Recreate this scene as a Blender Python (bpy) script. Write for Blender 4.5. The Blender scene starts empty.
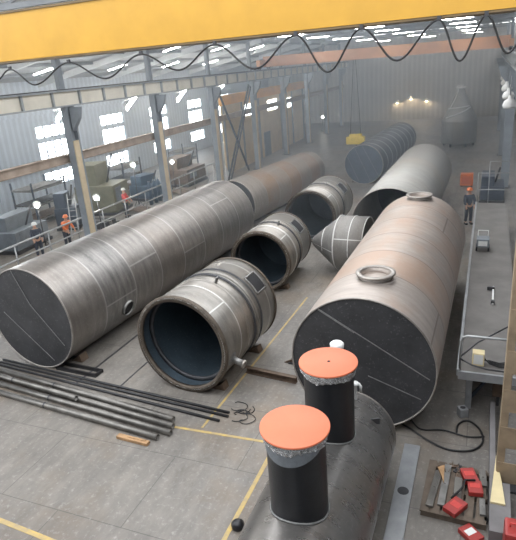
import bpy, bmesh, math, random
from mathutils import Vector, Matrix, Euler
random.seed(7)
PI = math.pi
scene = bpy.context.scene
COL = scene.collection

# ------------------------------------------------------------------ camera
W_, H_, F_ = 516, 540, 548.0
CX, CY = W_/2, H_/2
d = Vector((492.8-CX, 47.2-CY, F_))
a_ = 380.0-CX
dy = -(d.x*a_+F_*F_)/d.y
up = -Vector((a_, dy, F_))
Yc = d.normalized(); Zc = up.normalized(); Xc = Yc.cross(Zc)
# rows: world axes in camera (right, down, forward)
cam = bpy.data.cameras.new('camera')
camo = bpy.data.objects.new('camera', cam); COL.objects.link(camo)
right = Vector((Xc.x, Yc.x, Zc.x)); down = Vector((Xc.y, Yc.y, Zc.y)); fwd = Vector((Xc.z, Yc.z, Zc.z))
m = Matrix((right, -down, -fwd)).transposed().to_4x4()
m.translation = Vector((0, 0, 8.0))
camo.matrix_world = m
cam.sensor_fit = 'HORIZONTAL'; cam.sensor_width = 36.0; cam.lens = 36.0*F_/W_
cam.clip_end = 300
scene.camera = camo

# ------------------------------------------------------------------ materials
def new_mat(name):
    mt = bpy.data.materials.new(name); mt.use_nodes = True
    nt = mt.node_tree; nt.nodes.clear()
    out = nt.nodes.new('ShaderNodeOutputMaterial'); b = nt.nodes.new('ShaderNodeBsdfPrincipled')
    nt.links.new(b.outputs[0], out.inputs[0])
    return mt, nt, b
class G:
    """tiny node helper"""
    def __init__(s, nt): s.nt = nt
    def n(s, t, **k):
        x = s.nt.nodes.new('ShaderNode'+t)
        for q, v in k.items(): setattr(x, q, v)
        return x
    def put(s, v, sock):
        if isinstance(v, bpy.types.NodeSocket): s.nt.links.new(v, sock)
        else:
            if hasattr(sock.default_value, '__len__') and not hasattr(v, '__len__'): v = (v, v, v)
            if hasattr(sock.default_value, '__len__') and len(sock.default_value) == 4 and len(v) == 3: v = (*v, 1)
            sock.default_value = v
    def m(s, op, a, b=0.0, c=None):
        x = s.n('Math', operation=op); s.put(a, x.inputs[0]); s.put(b, x.inputs[1])
        if c is not None: s.put(c, x.inputs[2])
        return x.outputs[0]
    def mix(s, f, a, b, mode='MIX'):
        x = s.n('Mix', data_type='RGBA', blend_type=mode)
        s.put(f, x.inputs[0]); s.put(a, x.inputs[6]); s.put(b, x.inputs[7]); return x.outputs[2]
    def noise(s, vec, sc, det=4, rough=.6):
        x = s.n('TexNoise'); s.put(vec, x.inputs['Vector']); x.inputs['Scale'].default_value = sc
        x.inputs['Detail'].default_value = det; x.inputs['Roughness'].default_value = rough; return x.outputs[0]
    def ramp(s, f, lo, hi):
        x = s.n('MapRange'); x.clamp = True; s.put(f, x.inputs[0]); x.inputs[1].default_value = lo; x.inputs[2].default_value = hi
        return x.outputs[0]
    def obj(s): return s.n('TexCoord').outputs['Object']
    def mapping(s, v, sc):
        x = s.n('Mapping'); s.put(v, x.inputs[0]); x.inputs['Scale'].default_value = sc; return x.outputs[0]
    def bump(s, h, st, b, dist=.02):
        x = s.n('Bump'); x.inputs['Strength'].default_value = st; x.inputs['Distance'].default_value = dist
        s.put(h, x.inputs['Height']); s.put(x.outputs[0], b.inputs['Normal'])
def plain(name, col, rough=.6, metal=0., var=.25, scale=3., bump=.0, col2=None, trans=0.):
    mt, nt, b = new_mat(name); g = G(nt); o = g.obj()
    n1 = g.noise(o, scale, 5)
    c2 = col2 or tuple(max(0, c*(1-var)) for c in col); c1 = tuple(min(1, c*(1+var*.6)) for c in col)
    f = g.ramp(n1, .3, .7)
    g.put(g.mix(f, c1 if not col2 else col, c2), b.inputs['Base Color'])
    b.inputs['Roughness'].default_value = rough; b.inputs['Metallic'].default_value = metal
    if bump: g.bump(g.noise(o, scale*6, 3), bump, b)
    return mt
def emit(name, col, st):
    mt, nt, b = new_mat(name)
    b.inputs['Base Color'].default_value = (*col, 1); b.inputs['Emission Color'].default_value = (*col, 1)
    b.inputs['Emission Strength'].default_value = st
    return mt
def shell(name, col, col2, rust, amount, course, seam=(.3, .29, .27), rough=.42, metal=.55, seed=0., seamw=.012, longi=True):
    """rolled steel courses: tint per course, pale seams, mill scale mottling and rust"""
    mt, nt, b = new_mat(name); g = G(nt); o = g.obj()
    sp = g.n('SeparateXYZ'); g.put(o, sp.inputs[0]); x, y, z = sp.outputs
    yc = g.m('DIVIDE', y, course); fl = g.m('FLOOR', yc); fr = g.m('FRACT', yc)
    wn = g.n('TexWhiteNoise', noise_dimensions='1D'); g.put(g.m('ADD', fl, seed), wn.inputs['W']); tint = wn.outputs['Value']
    ang = g.m('ARCTAN2', z, x)
    cv = g.n('CombineXYZ'); g.put(g.m('MULTIPLY', y, 3.5), cv.inputs[0]); g.put(g.m('MULTIPLY', ang, .9), cv.inputs[1]); g.put(seed, cv.inputs[2])
    streak = g.noise(cv.outputs[0], 1.6, 5, .65)
    big = g.noise(g.mapping(o, (1, .6, 1)), .9, 4, .6)
    fine = g.noise(o, 14, 4, .7)
    c = g.mix(g.ramp(streak, .3, .72), col, col2)
    c = g.mix(g.m('MULTIPLY', tint, .45), c, g.mix(.5, col2, rust))
    rm = g.m('MULTIPLY', g.ramp(g.m('ADD', g.m('MULTIPLY', big, .75), g.m('MULTIPLY', tint, .3)), .5, .72), amount)
    c = g.mix(rm, c, rust)
    c = g.mix(g.m('MULTIPLY', g.ramp(fine, .55, .8), .35), c, (.5, .48, .45))
    edge = g.m('ABSOLUTE', g.m('SUBTRACT', fr, .5))
    smk = g.ramp(edge, .5-seamw*1.6, .5-seamw*.7)
    if longi:
        la = g.m('ABSOLUTE', g.m('SUBTRACT', g.m('FRACT', g.m('ADD', g.m('DIVIDE', ang, 2*PI), g.m('MULTIPLY', tint, 1.7))), .5))
        smk = g.m('MAXIMUM', smk, g.ramp(la, .4965, .4985))
    c = g.mix(g.m('MULTIPLY', smk, .75), c, seam)
    g.put(c, b.inputs['Base Color'])
    b.inputs['Metallic'].default_value = metal
    g.put(g.m('ADD', rough-.08, g.m('MULTIPLY', streak, .22)), b.inputs['Roughness'])
    g.bump(g.m('ADD', g.m('MULTIPLY', smk, .5), g.m('MULTIPLY', big, .6)), .25, b, .03)
    return mt
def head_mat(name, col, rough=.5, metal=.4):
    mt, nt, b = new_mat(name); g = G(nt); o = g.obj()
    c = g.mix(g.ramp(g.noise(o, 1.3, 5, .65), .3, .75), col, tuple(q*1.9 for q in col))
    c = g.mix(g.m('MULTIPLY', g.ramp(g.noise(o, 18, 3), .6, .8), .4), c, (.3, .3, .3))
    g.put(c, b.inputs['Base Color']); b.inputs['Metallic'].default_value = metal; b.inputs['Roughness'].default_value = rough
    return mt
def floor_mat():
    mt, nt, b = new_mat('shop_floor'); g = G(nt); o = g.obj()
    n1 = g.noise(o, .35, 6, .6); n2 = g.noise(g.mapping(o, (1, .35, 1)), 2.2, 6, .7); n3 = g.noise(o, .16, 3, .5)
    c = g.mix(g.ramp(n2, .3, .72), (.225, .205, .180), (.125, .115, .105))
    c = g.mix(g.m('MULTIPLY', g.ramp(n1, .5, .68), .6), c, (.19, .135, .085))
    c = g.mix(g.m('MULTIPLY', g.ramp(n3, .52, .62), .5), c, (.085, .08, .078))
    c = g.mix(g.m('MULTIPLY', g.ramp(g.noise(o, 9, 5, .75), .54, .72), .6), c, (.36, .345, .32))
    c = g.mix(g.m('MULTIPLY', g.ramp(g.noise(g.mapping(o, (1, .5, 1)), .8, 7, .8), .55, .7), .6), c, (.10, .085, .07))
    br = g.n('TexBrick'); g.put(o, br.inputs['Vector']); br.inputs['Scale'].default_value = 1.0
    br.inputs['Brick Width'].default_value = 3.0; br.inputs['Row Height'].default_value = 2.1; br.inputs['Mortar Size'].default_value = .012
    br.inputs['Mortar Smooth'].default_value = .3
    c = g.mix(g.m('MULTIPLY', br.outputs['Fac'], .6), c, (.06, .058, .055))
    g.put(c, b.inputs['Base Color'])
    g.put(g.m('ADD', .34, g.m('MULTIPLY', n2, .3)), b.inputs['Roughness'])
    g.bump(n2, .12, b, .02)
    return mt
def sheet_mat(name, c1, c2, rib=.35, axis=1, rough=.55):
    """profiled sheet cladding"""
    mt, nt, b = new_mat(name); g = G(nt); o = g.obj()
    sp = g.n('SeparateXYZ'); g.put(o, sp.inputs[0])
    fr = g.m('FRACT', g.m('DIVIDE', sp.outputs[axis], rib))
    f = g.ramp(g.m('ABSOLUTE', g.m('SUBTRACT', fr, .5)), .18, .26)
    c = g.mix(g.ramp(g.noise(o, .5, 4), .35, .7), c1, c2)
    c = g.mix(g.m('MULTIPLY', f, .3), c, tuple(q*.6 for q in c2))
    g.put(c, b.inputs['Base Color']); b.inputs['Roughness'].default_value = rough
    g.bump(f, .5, b, .03)
    return mt
def stripes_mat(name, col, chalk):
    """dark rolled shell with spiral chalk lines"""
    mt, nt, b = new_mat(name); g = G(nt); o = g.obj()
    sp = g.n('SeparateXYZ'); g.put(o, sp.inputs[0]); x, y, z = sp.outputs
    ang = g.m('DIVIDE', g.m('ARCTAN2', z, x), 2*PI)
    fr = g.m('FRACT', g.m('ADD', g.m('DIVIDE', y, 1.5), g.m('MULTIPLY', ang, 2.0)))
    f = g.ramp(g.m('ABSOLUTE', g.m('SUBTRACT', fr, .5)), .43, .47)
    c = g.mix(g.ramp(g.noise(o, 1.2, 4), .3, .7), col, tuple(q*1.7 for q in col))
    g.put(g.mix(g.m('MULTIPLY', f, .8), c, chalk), b.inputs['Base Color'])
    b.inputs['Metallic'].default_value = .4; b.inputs['Roughness'].default_value = .45
    return mt
M = {}
M['floor'] = floor_mat()
M['left'] = shell('mill_scale_shell', (.12, .115, .11), (.29, .275, .26), (.19, .15, .12), .3, 1.5, seam=(.37, .355, .335), seed=3, rough=.34, metal=.7, seamw=.016)
M['leftback'] = shell('rust_toned_shell', (.19, .165, .14), (.30, .27, .24), (.25, .155, .09), .8, 1.45, seed=12)
M['right'] = shell('pinkish_rust_shell', (.27, .245, .225), (.50, .45, .41), (.42, .28, .20), .7, 1.6, seam=(.2, .16, .14), seed=5, rough=.44, metal=.45)
M['greyshell'] = shell('pale_grey_shell', (.27, .265, .25), (.38, .37, .345), (.33, .28, .22), .4, 1.4, seed=21, rough=.5, metal=.4)
M['ring'] = shell('ring_shell', (.17, .165, .155), (.34, .325, .30), (.25, .2, .15), .4, .9, seam=(.6, .59, .56), seed=9, rough=.34, metal=.7, seamw=.022)
M['near'] = shell('near_tank_shell', (.19, .192, .195), (.30, .30, .30), (.17, .14, .11), .25, 12.0, seed=2, rough=.26, metal=.75)
M['cone'] = shell('cone_shell', (.15, .145, .14), (.25, .24, .225), (.2, .17, .14), .2, 1.15, seam=(.75, .75, .72), seed=4, rough=.5, metal=.35, seamw=.025)
M['striped'] = stripes_mat('chalk_striped_shell', (.018, .022, .030), (.45, .47, .49))
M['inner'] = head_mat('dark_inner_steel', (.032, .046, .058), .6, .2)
M['head'] = head_mat('dark_end_plate', (.036, .036, .038), .5, .35)
M['weld'] = plain('pale_weld_bead', (.21, .21, .205), .5, .3, .3, 12)
M['rim'] = plain('bare_steel_edge', (.36, .33, .30), .4, .6, .3, 4)
M['rustrim'] = plain('rusty_flange_edge', (.11, .088, .068), .55, .4, .4, 5)
M['hole'] = plain('black_hollow', (.012, .012, .014), .8)
M['steel'] = plain('worn_steel', (.24, .235, .225), .42, .65, .35, 4)
M['pipe'] = plain('grey_pipe_steel', (.19, .18, .165), .38, .65, .35, 2.5)
M['blackbar'] = plain('black_pipe_paint', (.022, .022, .024), .35, .2, .3, 5)
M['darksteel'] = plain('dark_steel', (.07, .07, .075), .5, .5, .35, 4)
M['brownsteel'] = plain('rust_brown_steel', (.15, .105, .075), .6, .3, .4, 4)
M['bitumen'] = plain('black_wrap', (.010, .011, .014), .38, 0, .3, 5, .12)
M['orange'] = plain('orange_cover', (.60, .155, .072), .5, 0, .08, 2)
M['foil'] = plain('crumpled_foil', (.6, .6, .6), .24, .9, .25, 16, .9)
M['drape'] = plain('grey_plastic_film', (.20, .22, .24), .35, .1, .25, 6, .3)
M['white'] = plain('white_paint', (.72, .72, .70), .45, 0, .1, 3)
M['crane'] = plain('crane_yellow', (.56, .305, .035), .42, 0, .10, 1.2)
M['craneedge'] = plain('crane_dark_edge', (.16, .11, .05), .6, 0, .3, 3)
M['crane_orange'] = plain('crane_faded_orange', (.55, .27, .13), .6, 0, .15, 1)
M['cable'] = plain('black_cable', (.012, .012, .013), .55)
M['colbeige'] = plain('beige_column_paint', (.50, .41, .28), .55, 0, .2, 1.5)
M['colgrey'] = plain('grey_column_paint', (.21, .235, .26), .55, 0, .2, 1.5)
M['rightcol'] = plain('brown_column_paint', (.33, .25, .165), .6, .1, .3, 2.5, .1)
M['runway'] = plain('runway_beige', (.66, .62, .53), .6, 0, .15, .8)
M['runrib'] = plain('runway_rib_grey', (.30, .32, .33), .6, 0, .2, 2)
M['lowbeam'] = plain('brown_grey_beam', (.36, .29, .235), .6, .1, .3, 1.5)
M['wall'] = sheet_mat('blue_grey_wall_sheet', (.52, .58, .65), (.44, .50, .57), .5, 1)
M['rightwall'] = sheet_mat('right_wall_sheet', (.20, .21, .22), (.16, .17, .18), .5, 1)
M['farwall'] = sheet_mat('far_wall_sheet', (.50, .48, .44), (.42, .40, .37), .6, 0)
M['roof'] = sheet_mat('roof_sheet', (.36, .37, .38), (.28, .29, .30), .4, 0)
M['truss'] = plain('truss_grey', (.23, .25, .27), .6, 0, .2, 1)
M['whitetruss'] = plain('pale_rafter', (.55, .57, .58), .6, 0, .15, 1)
M['booth'] = plain('booth_cream_sheet', (.62, .49, .32), .6, 0, .15, .7)
M['boothorange'] = plain('booth_orange_beam', (.72, .36, .07), .5, 0, .15, .8)
M['glass'] = emit('daylit_window_glass', (.86, .94, 1.0), 6.0)
M['frame'] = plain('window_frame_grey', (.33, .36, .40), .5)
M['tube'] = emit('lit_tube', (1.0, .98, .94), 50.0)
M['bulb'] = emit('lit_work_lamp', (1.0, .97, .88), 60.0)
M['warmbulb'] = emit('lit_warm_lamp', (1.0, .82, .55), 22.0)
M['deck'] = plain('deck_plate', (.155, .145, .135), .55, .2, .25, 1.5, .1)
M['deckedge'] = plain('deck_edge_steel', (.33, .34, .35), .45, .4, .2, 3)
M['navy'] = plain('dark_blue_paint', (.045, .06, .085), .5, .1, .3, 2)
M['railgrey'] = plain('handrail_grey', (.35, .36, .36), .4, .4, .2, 3)
M['red'] = plain('red_plastic', (.36, .035, .03), .4, 0, .15, 4)
M['yellow'] = plain('hook_yellow', (.82, .6, .04), .45, 0, .1, 3)
M['linepaint'] = plain('worn_yellow_line', (.52, .36, .10), .6, 0, .0, 5, 0, (.28, .23, .15))
M['wood'] = plain('grey_brown_wood', (.13, .10, .075), .75, 0, .35, 6, .2)
M['freshwood'] = plain('pale_plywood', (.74, .62, .36), .6, 0, .1, 3)
M['card'] = plain('brown_board', (.40, .24, .12), .7, 0, .3, 6)
M['greenmachine'] = plain('olive_machine_paint', (.17, .165, .11), .5, .1, .25, 2)
M['bluemachine'] = plain('blue_machine_paint', (.05, .09, .14), .5, .1, .25, 2)
M['greymachine'] = plain('grey_machine_paint', (.17, .19, .21), .5, .1, .25, 2)
M['skin'] = plain('skin', (.50, .30, .21), .55, 0, .1, 8)
M['workblue'] = plain('dark_work_cloth', (.05, .06, .08), .8, 0, .3, 8)
M['vest'] = plain('orange_vest_cloth', (.80, .20, .06), .7, 0, .15, 8)
M['redcloth'] = plain('red_jacket_cloth', (.6, .07, .06), .7, 0, .2, 8)
M['orangebox'] = plain('orange_cabinet_paint', (.75, .2, .06), .5, 0, .15, 3)
M['concrete'] = plain('pale_concrete', (.19, .18, .18), .7, 0, .2, 2, .1)

# ------------------------------------------------------------------ mesh builder
class MB:
    def __init__(s): s.bm = bmesh.new()
    def box(s, c, size, rot=None, bevel=0.):
        r = bmesh.ops.create_cube(s.bm, size=1.0); vs = r['verts']
        mt = Matrix.Translation(Vector(c)) @ ((rot if isinstance(rot, Matrix) else Euler(rot).to_matrix().to_4x4()) if rot is not None else Matrix()) @ Matrix.Diagonal((*size, 1))
        bmesh.ops.transform(s.bm, matrix=mt, verts=vs)
        if bevel:
            es = list({e for v in vs for e in v.link_edges})
            bmesh.ops.bevel(s.bm, geom=es, offset=bevel, segments=2, affect='EDGES', profile=.6)
        return s
    def span(s, p0, p1, w, h):
        p0, p1 = Vector(p0), Vector(p1); v = p1-p0
        q = v.to_track_quat('Y', 'Z').to_matrix().to_4x4()
        return s.box((p0+p1)/2, (w, v.length, h), q)
    def rings(s, rings, close=False, cap0=False, cap1=False, loop=True):
        bm = s.bm; R = [[bm.verts.new(p) for p in r] for r in rings]
        n = len(R[0]); pairs = list(zip(R, R[1:]))+([(R[-1], R[0])] if close else [])
        for a, b in pairs:
            for i in range(n if loop else n-1):
                j = (i+1) % n
                f = bm.faces.new((a[i], a[j], b[j], b[i])); f.smooth = True
        if cap0: bm.faces.new(R[0][::-1])
        if cap1: bm.faces.new(R[-1])
        return s
    def lathe(s, prof, o=(0, 0, 0), axis='Y', seg=64, close=False, cap0=False, cap1=False):
        """prof: list of (radius, t) along axis"""
        o = Vector(o); rs = []
        for r, t in prof:
            ring = []
            for i in range(seg):
                a = 2*PI*i/seg
                if axis == 'Y': p = Vector((r*math.cos(a), t, r*math.sin(a)))
                elif axis == 'Z': p = Vector((r*math.cos(a), r*math.sin(a), t))
                elif axis == 'X': p = Vector((t, r*math.cos(a), r*math.sin(a)))
                else: p = axis @ Vector((r*math.cos(a), r*math.sin(a), t))
                ring.append(p+o)
            rs.append(ring)
        return s.rings(rs, close, cap0, cap1)
    def rod(s, p0, p1, r, seg=10, r1=None, cap=True):
        p0, p1 = Vector(p0), Vector(p1); v = p1-p0
        q = v.to_track_quat('Z', 'Y').to_matrix()
        return s.lathe([(r, 0), (r if r1 is None else r1, v.length)], p0, q, seg, cap0=cap, cap1=cap)
    def tube(s, pts, r, seg=8):
        pts = [Vector(p) for p in pts]; rs = []
        for i, p in enumerate(pts):
            t = (pts[min(i+1, len(pts)-1)]-pts[max(i-1, 0)]).normalized()
            q = t.to_track_quat('Z', 'Y').to_matrix()
            rs.append([p+q@Vector((r*math.cos(2*PI*k/seg), r*math.sin(2*PI*k/seg), 0)) for k in range(seg)])
        return s.rings(rs, cap0=True, cap1=True)
    def hollow(s, p0, p1, r, t, seg=20):
        p0, p1 = Vector(p0), Vector(p1); v = p1-p0; L = v.length
        q = v.to_track_quat('Z', 'Y').to_matrix()
        return s.lathe([(r, 0), (r, L), (r-t, L), (r-t, 0)], p0, q, seg, close=True)
    def ball(s, c, r, sub=2, sc=(1, 1, 1)):
        b = bmesh.ops.create_icosphere(s.bm, subdivisions=sub, radius=r)
        bmesh.ops.transform(s.bm, matrix=Matrix.Translation(Vector(c))@Matrix.Diagonal((*sc, 1)), verts=b['verts'])
        for v in b['verts']:
            for f in v.link_faces: f.smooth = True
        return s
    def prism(s, poly, z0, z1):
        bm = s.bm; a = [bm.verts.new((*p, z0)) for p in poly]; b = [bm.verts.new((*p, z1)) for p in poly]
        n = len(poly); bm.faces.new(a[::-1]); bm.faces.new(b)
        for i in range(n): bm.faces.new((a[i], a[(i+1) % n], b[(i+1) % n], b[i]))
        return s
    def extr(s, poly3, vec):
        bm = s.bm; a = [bm.verts.new(p) for p in poly3]; b = [bm.verts.new(Vector(p)+Vector(vec)) for p in poly3]
        n = len(a); bm.faces.new(a[::-1]); bm.faces.new(b)
        for i in range(n): bm.faces.new((a[i], a[(i+1) % n], b[(i+1) % n], b[i]))
        return s
    def build(s, name, mat, parent=None, loc=(0, 0, 0), rot=(0, 0, 0), label=None):
        bmesh.ops.recalc_face_normals(s.bm, faces=s.bm.faces)
        me = bpy.data.meshes.new(name); s.bm.to_mesh(me); s.bm.free()
        me.materials.append(M[mat] if isinstance(mat, str) else mat)
        o = bpy.data.objects.new(name, me); COL.objects.link(o)
        o.location = loc; o.rotation_euler = rot
        if parent is not None: o.parent = parent
        if label: o['label'] = label
        return o
def smooth(pts, n=6):
    pts = [Vector(p) for p in pts]; out = []
    for i in range(len(pts)-1):
        p0, p1, p2, p3 = pts[max(i-1, 0)], pts[i], pts[i+1], pts[min(i+2, len(pts)-1)]
        for k in range(n):
            t = k/n
            out.append(.5*((2*p1)+(p2-p0)*t+(2*p0-5*p1+4*p2-p3)*t*t+(3*p1-p0-3*p2+p3)*t*t*t))
    return out+[pts[-1]]
def thing(name, label, cat, loc=(0, 0, 0), rz=0., group=None):
    o = bpy.data.objects.new(name, None); COL.objects.link(o); o.empty_display_size = .2
    o.location = loc; o.rotation_euler = (0, 0, rz); o['label'] = label; o['category'] = cat
    if group: o['group'] = group
    return o
def tag(o, label, cat, group=None):
    o['label'] = label; o['category'] = cat
    if group: o['group'] = group
    return o
def struct(o):
    o['kind'] = 'structure'; return o
def children_of(o): return [c for c in bpy.data.objects if c.parent == o]
def copy_tree(o, parent=None):
    c = o.copy(); COL.objects.link(c); c.parent = parent
    for ch in children_of(o): copy_tree(ch, c)
    return c
def again(o, loc, label, rz=None):
    c = copy_tree(o); c.location = loc; c['label'] = label
    if rz is not None: c.rotation_euler = (0, 0, rz)
    return c

# ------------------------------------------------------------------ setting
XL, XR, YF = -17.5, 1.15, 76.0
struct(MB().box((-13.5, 37, -.1), (37, 90, .2)).build('floor', 'floor'))
struct(MB().box((-13, -2.1, 5.3), (36, .2, 10.6)).build('wall_near', 'rightwall'))
struct(MB().box((3.2, 37.5, 5.3), (.2, 77, 10.6)).build('wall_right', 'rightwall'))
struct(MB().box((-13.0, YF+.15, 5.2), (36, .3, 10.6)).build('wall_far', 'farwall'))
# outer wall of the side aisle with window holes
WX = -29.0
bays = [24.4, 31.85, 39.1, 46.4, 53.7, 61.0]
wrows = [(1.05, 2.1), (2.9, 4.2), (4.42, 5.3)]
def wall_left():
    mb = MB(); hw = 1.6
    zs = [0]+[z for r in wrows for z in r]+[8.3]
    y0, y1 = 8.0, YF
    for k in range(0, len(zs), 2):            # full-length bands between the rows
        mb.box((WX, (y0+y1)/2, (zs[k]+zs[k+1])/2), (.25, y1-y0, zs[k+1]-zs[k]))
    for (za, zb) in wrows:
        ys = [y0]+[q for b in bays for q in (b-hw, b+hw)]+[y1]
        for k in range(0, len(ys), 2):
            mb.box((WX, (ys[k]+ys[k+1])/2, (za+zb)/2), (.25, ys[k+1]-ys[k], zb-za))
    return struct(mb.build('wall_left', 'wall'))
wall_left()
n = 0
for b in bays:
    for (za, zb) in wrows:
        n += 1
        r = bpy.data.objects.new('window_%d' % n, None); COL.objects.link(r); r.location = (WX, b, za); r['kind'] = 'structure'
        h = zb-za
        MB().box((-.02, 0, h/2), (.03, 3.18, h-.02)).build('pane', 'glass', r)
        f = MB()
        for yy in (-1.56, -.78, 0, .78, 1.56): f.box((.03, yy, h/2), (.07, .11, h))
        for zz in (.03, h-.03): f.box((.03, 0, zz), (.07, 3.2, .07))
        if h > 1: f.box((.03, 0, h*.42), (.06, 3.2, .05))
        f.build('window_frame', 'frame', r)
# roofs
SX0, SX1, SY0, SY1 = -13.2, -1.5, 13.6, 31.0      # unseen roof opening, added to let sky light in over the middle bays
cm = MB()
cm.box(((XL+2.0)/2, (SY1+YF)/2, 10.75), (2.0-XL, YF-SY1, .12))
cm.box(((XL+SX0)/2, (12.5+SY1)/2, 10.75), (SX0-XL, SY1-12.5, .12))
cm.box(((SX1+2.0)/2, (12.5+SY1)/2, 10.75), (2.0-SX1, SY1-12.5, .12))
cm.box(((SX0+SX1)/2, (12.5+SY0)/2, 10.75), (SX1-SX0, SY0-12.5, .12))
struct(cm.build('ceiling', 'roof'))
ar = MB(); ar.extr([(-29.3, 10, 8.2), (XL, 10, 10.3), (XL, 10, 10.42), (-29.3, 10, 8.32)], (0, 66, 0))
struct(ar.build('ceiling_aisle', 'roof'))
for k, yy in enumerate([13.2+7.3*i for i in range(9)]):
    mb = MB()
    mb.span((XL, yy, 10.55), (1.6, yy, 10.55), .16, .16); mb.span((XL, yy, 10.1), (1.6, yy, 10.1), .14, .14)
    for q in range(8):
        x0 = XL+q*2.39; mb.span((x0, yy, 10.15), (x0+1.19, yy, 10.5), .08, .08); mb.span((x0+1.19, yy, 10.5), (x0+2.39, yy, 10.15), .08, .08)
    struct(mb.build('trim_%d' % (k+1), 'truss'))
for k, yy in enumerate([16.85+7.3*i for i in range(8)]):
    struct(MB().span((-28.9, yy, 8.0), (XL-.4, yy, 10.05), .22, .38).build('trim_%d' % (k+20), 'whitetruss'))
for k, xx in enumerate((-26.5, -24., -21.5, -19.)):
    zz = 8.2+(xx+29.3)*.178-.1
    struct(MB().box((xx, 43, zz), (.14, 66, .18)).build('trim_%d' % (k+40), 'truss'))
# wall girts
for k, zz in enumerate((2.5, 6.2)):
    struct(MB().box((WX+.2, 42, zz), (.15, 68, .28)).build('trim_%d' % (k+50), 'wall'))
# floor marks
def strip(name, p0, p1, w, mat, h=.006):
    return struct(MB().span((*p0, h/2), (*p1, h/2), w, h).build(name, mat))
strip('trim_60', (-6.75, 9.34), (-4.0, 9.44), .075, 'linepaint')
strip('trim_61', (-8.9, 5.75), (-6.9, 5.62), .10, 'linepaint')
strip('trim_62', (-3.98, 5.2), (-3.98, 9.4), .09, 'linepaint')
strip('trim_63', (-5.9, 9.5), (-5.7, 17.5), .06, 'linepaint')
strip('trim_64', (-10.36, 10.35), (-10.2, 20.0), .07, 'darksteel')
strip('trim_65', (-9.0, 10.35), (-8.9, 20.0), .05, 'darksteel')

# ------------------------------------------------------------------ tanks
def weld_lines(lines, y, w=.02):
    mb = MB()
    for (a, b) in lines:
        mb.span((a[0], y, a[1]), (b[0], y, b[1]), .012, w)
    return mb
def tank(label, X, Y, r, L, yaw, mat, headmat='head', rim='rim', open_front=False, lines=(), group='long horizontal steel tanks', t=.03):
    o = thing('storage_tank', label, 'tank', (X, Y, 0), -yaw, group)
    if open_front:
        MB().lathe([(r, 0), (r, L), (r-t, L), (r-t, 0)], seg=96, close=True).build('shell', mat, o, (0, 0, r))
        MB().lathe([(r-t-.002, 5.5), (r-t-.002, L-.3)], seg=72, cap1=True).build('dark_inner_face', 'darksteel', o, (0, 0, r))  # dark inner face and closure: shade deep in the tube put into the colour
    else:
        MB().lathe([(r, 0), (r, L)], seg=112).build('shell', mat, o, (0, 0, r))
        hd = MB().lathe([(r-.012, .02), (r*.6, .028), (.02, .03)], seg=96, cap1=True).build('end_plate', headmat, o, (0, 0, r))
        if lines: weld_lines(lines, .012).build('weld_seam', 'weld', hd)
        MB().lathe([(r-.002, L-.02), (r*.6, L-.01), (.02, L)], seg=72, cap1=True).build('end_plate', headmat, o, (0, 0, r))
    MB().lathe([(r+.004, -.004), (r+.004, .03), (r-.03, .03), (r-.03, -.004)], seg=112, close=True).build('end_rim', rim, o, (0, 0, r))
    MB().lathe([(r+.004, L-.03), (r+.004, L+.004), (r-.03, L+.004), (r-.03, L-.03)], seg=96, close=True).build('end_rim', rim, o, (0, 0, r))
    return o
tR = tank('large pinkish-brown steel tank with two round open manholes on top', -2.275, 10.577, 1.623, 9.56, .016, 'right',
    lines=[((-.95, 1.28), (1.47, -.14)), ((.15, -.25), (1.3, -.66)), ((-.95, 1.26), (-.15, .78))])
for yy in (1.29, 9.0):
    nk = MB().lathe([(.37, -.14), (.37, .11), (.345, .11), (.345, -.14)], axis='Z', seg=56, close=True).build('manhole_neck', 'right', tR, (0.07, yy, 3.246))
    MB().lathe([(.455, .09), (.455, .125), (.345, .125), (.345, .09)], axis='Z', seg=56, close=True).build('flange', 'rim', nk)
    MB().lathe([(.344, -.09), (.001, -.09)], axis='Z', seg=40).build('inner_plate', 'head', nk)
    MB().lathe([(.46, -.04), (.375, .0), (.375, -.08)], axis='Z', seg=56).build('reinforcing_pad', 'right', nk)
# seam chalk marks along the top of the right shell
tL = tank('long dark grey steel tank at left with closed dark round end', -12.07, 10.856, 1.586, 11.96, .058, 'left',
    lines=[((-.34, 1.5), (.13, .48)), ((.13, .48), (1.15, -.69)), ((-1.06, .11), (.6, -1.27))])
# oval side opening low on the right flank
ang = -.36
rotm = Euler((0, PI/2-ang, 0)).to_matrix()
hp = Vector((1.586*math.cos(ang), 2.55, 1.586+1.586*math.sin(ang)))
ho = MB().lathe([(.27, -.05), (.27, .07), (.24, .07), (.24, -.05)], hp, rotm, 36, close=True).build('side_opening', 'steel', tL)
MB().lathe([(.24, .02), (.001, .02)], hp, rotm, 30).build('opening_hollow', 'hole', ho)
tK = tank('rust-toned steel tank lying end to end behind the long dark grey tank', -12.18, 25.8, 1.26, 9.4, .13, 'leftback')
tE = tank('pale grey open-ended steel tank behind the pinkish-brown one', -3.476, 21.83, 1.542, 11.52, .015, 'greyshell', open_front=True)
tF = tank('dark bluish tank with slanting chalk stripes under the yellow hook', -7.536, 36.7, 1.315, 12.6, .051, 'striped', headmat='navy',
    lines=[((-.6, 1.1), (.45, -1.1)), ((-.1, 1.25), (1.0, -.75)), ((-1.1, .5), (-.35, -1.1))])

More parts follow.
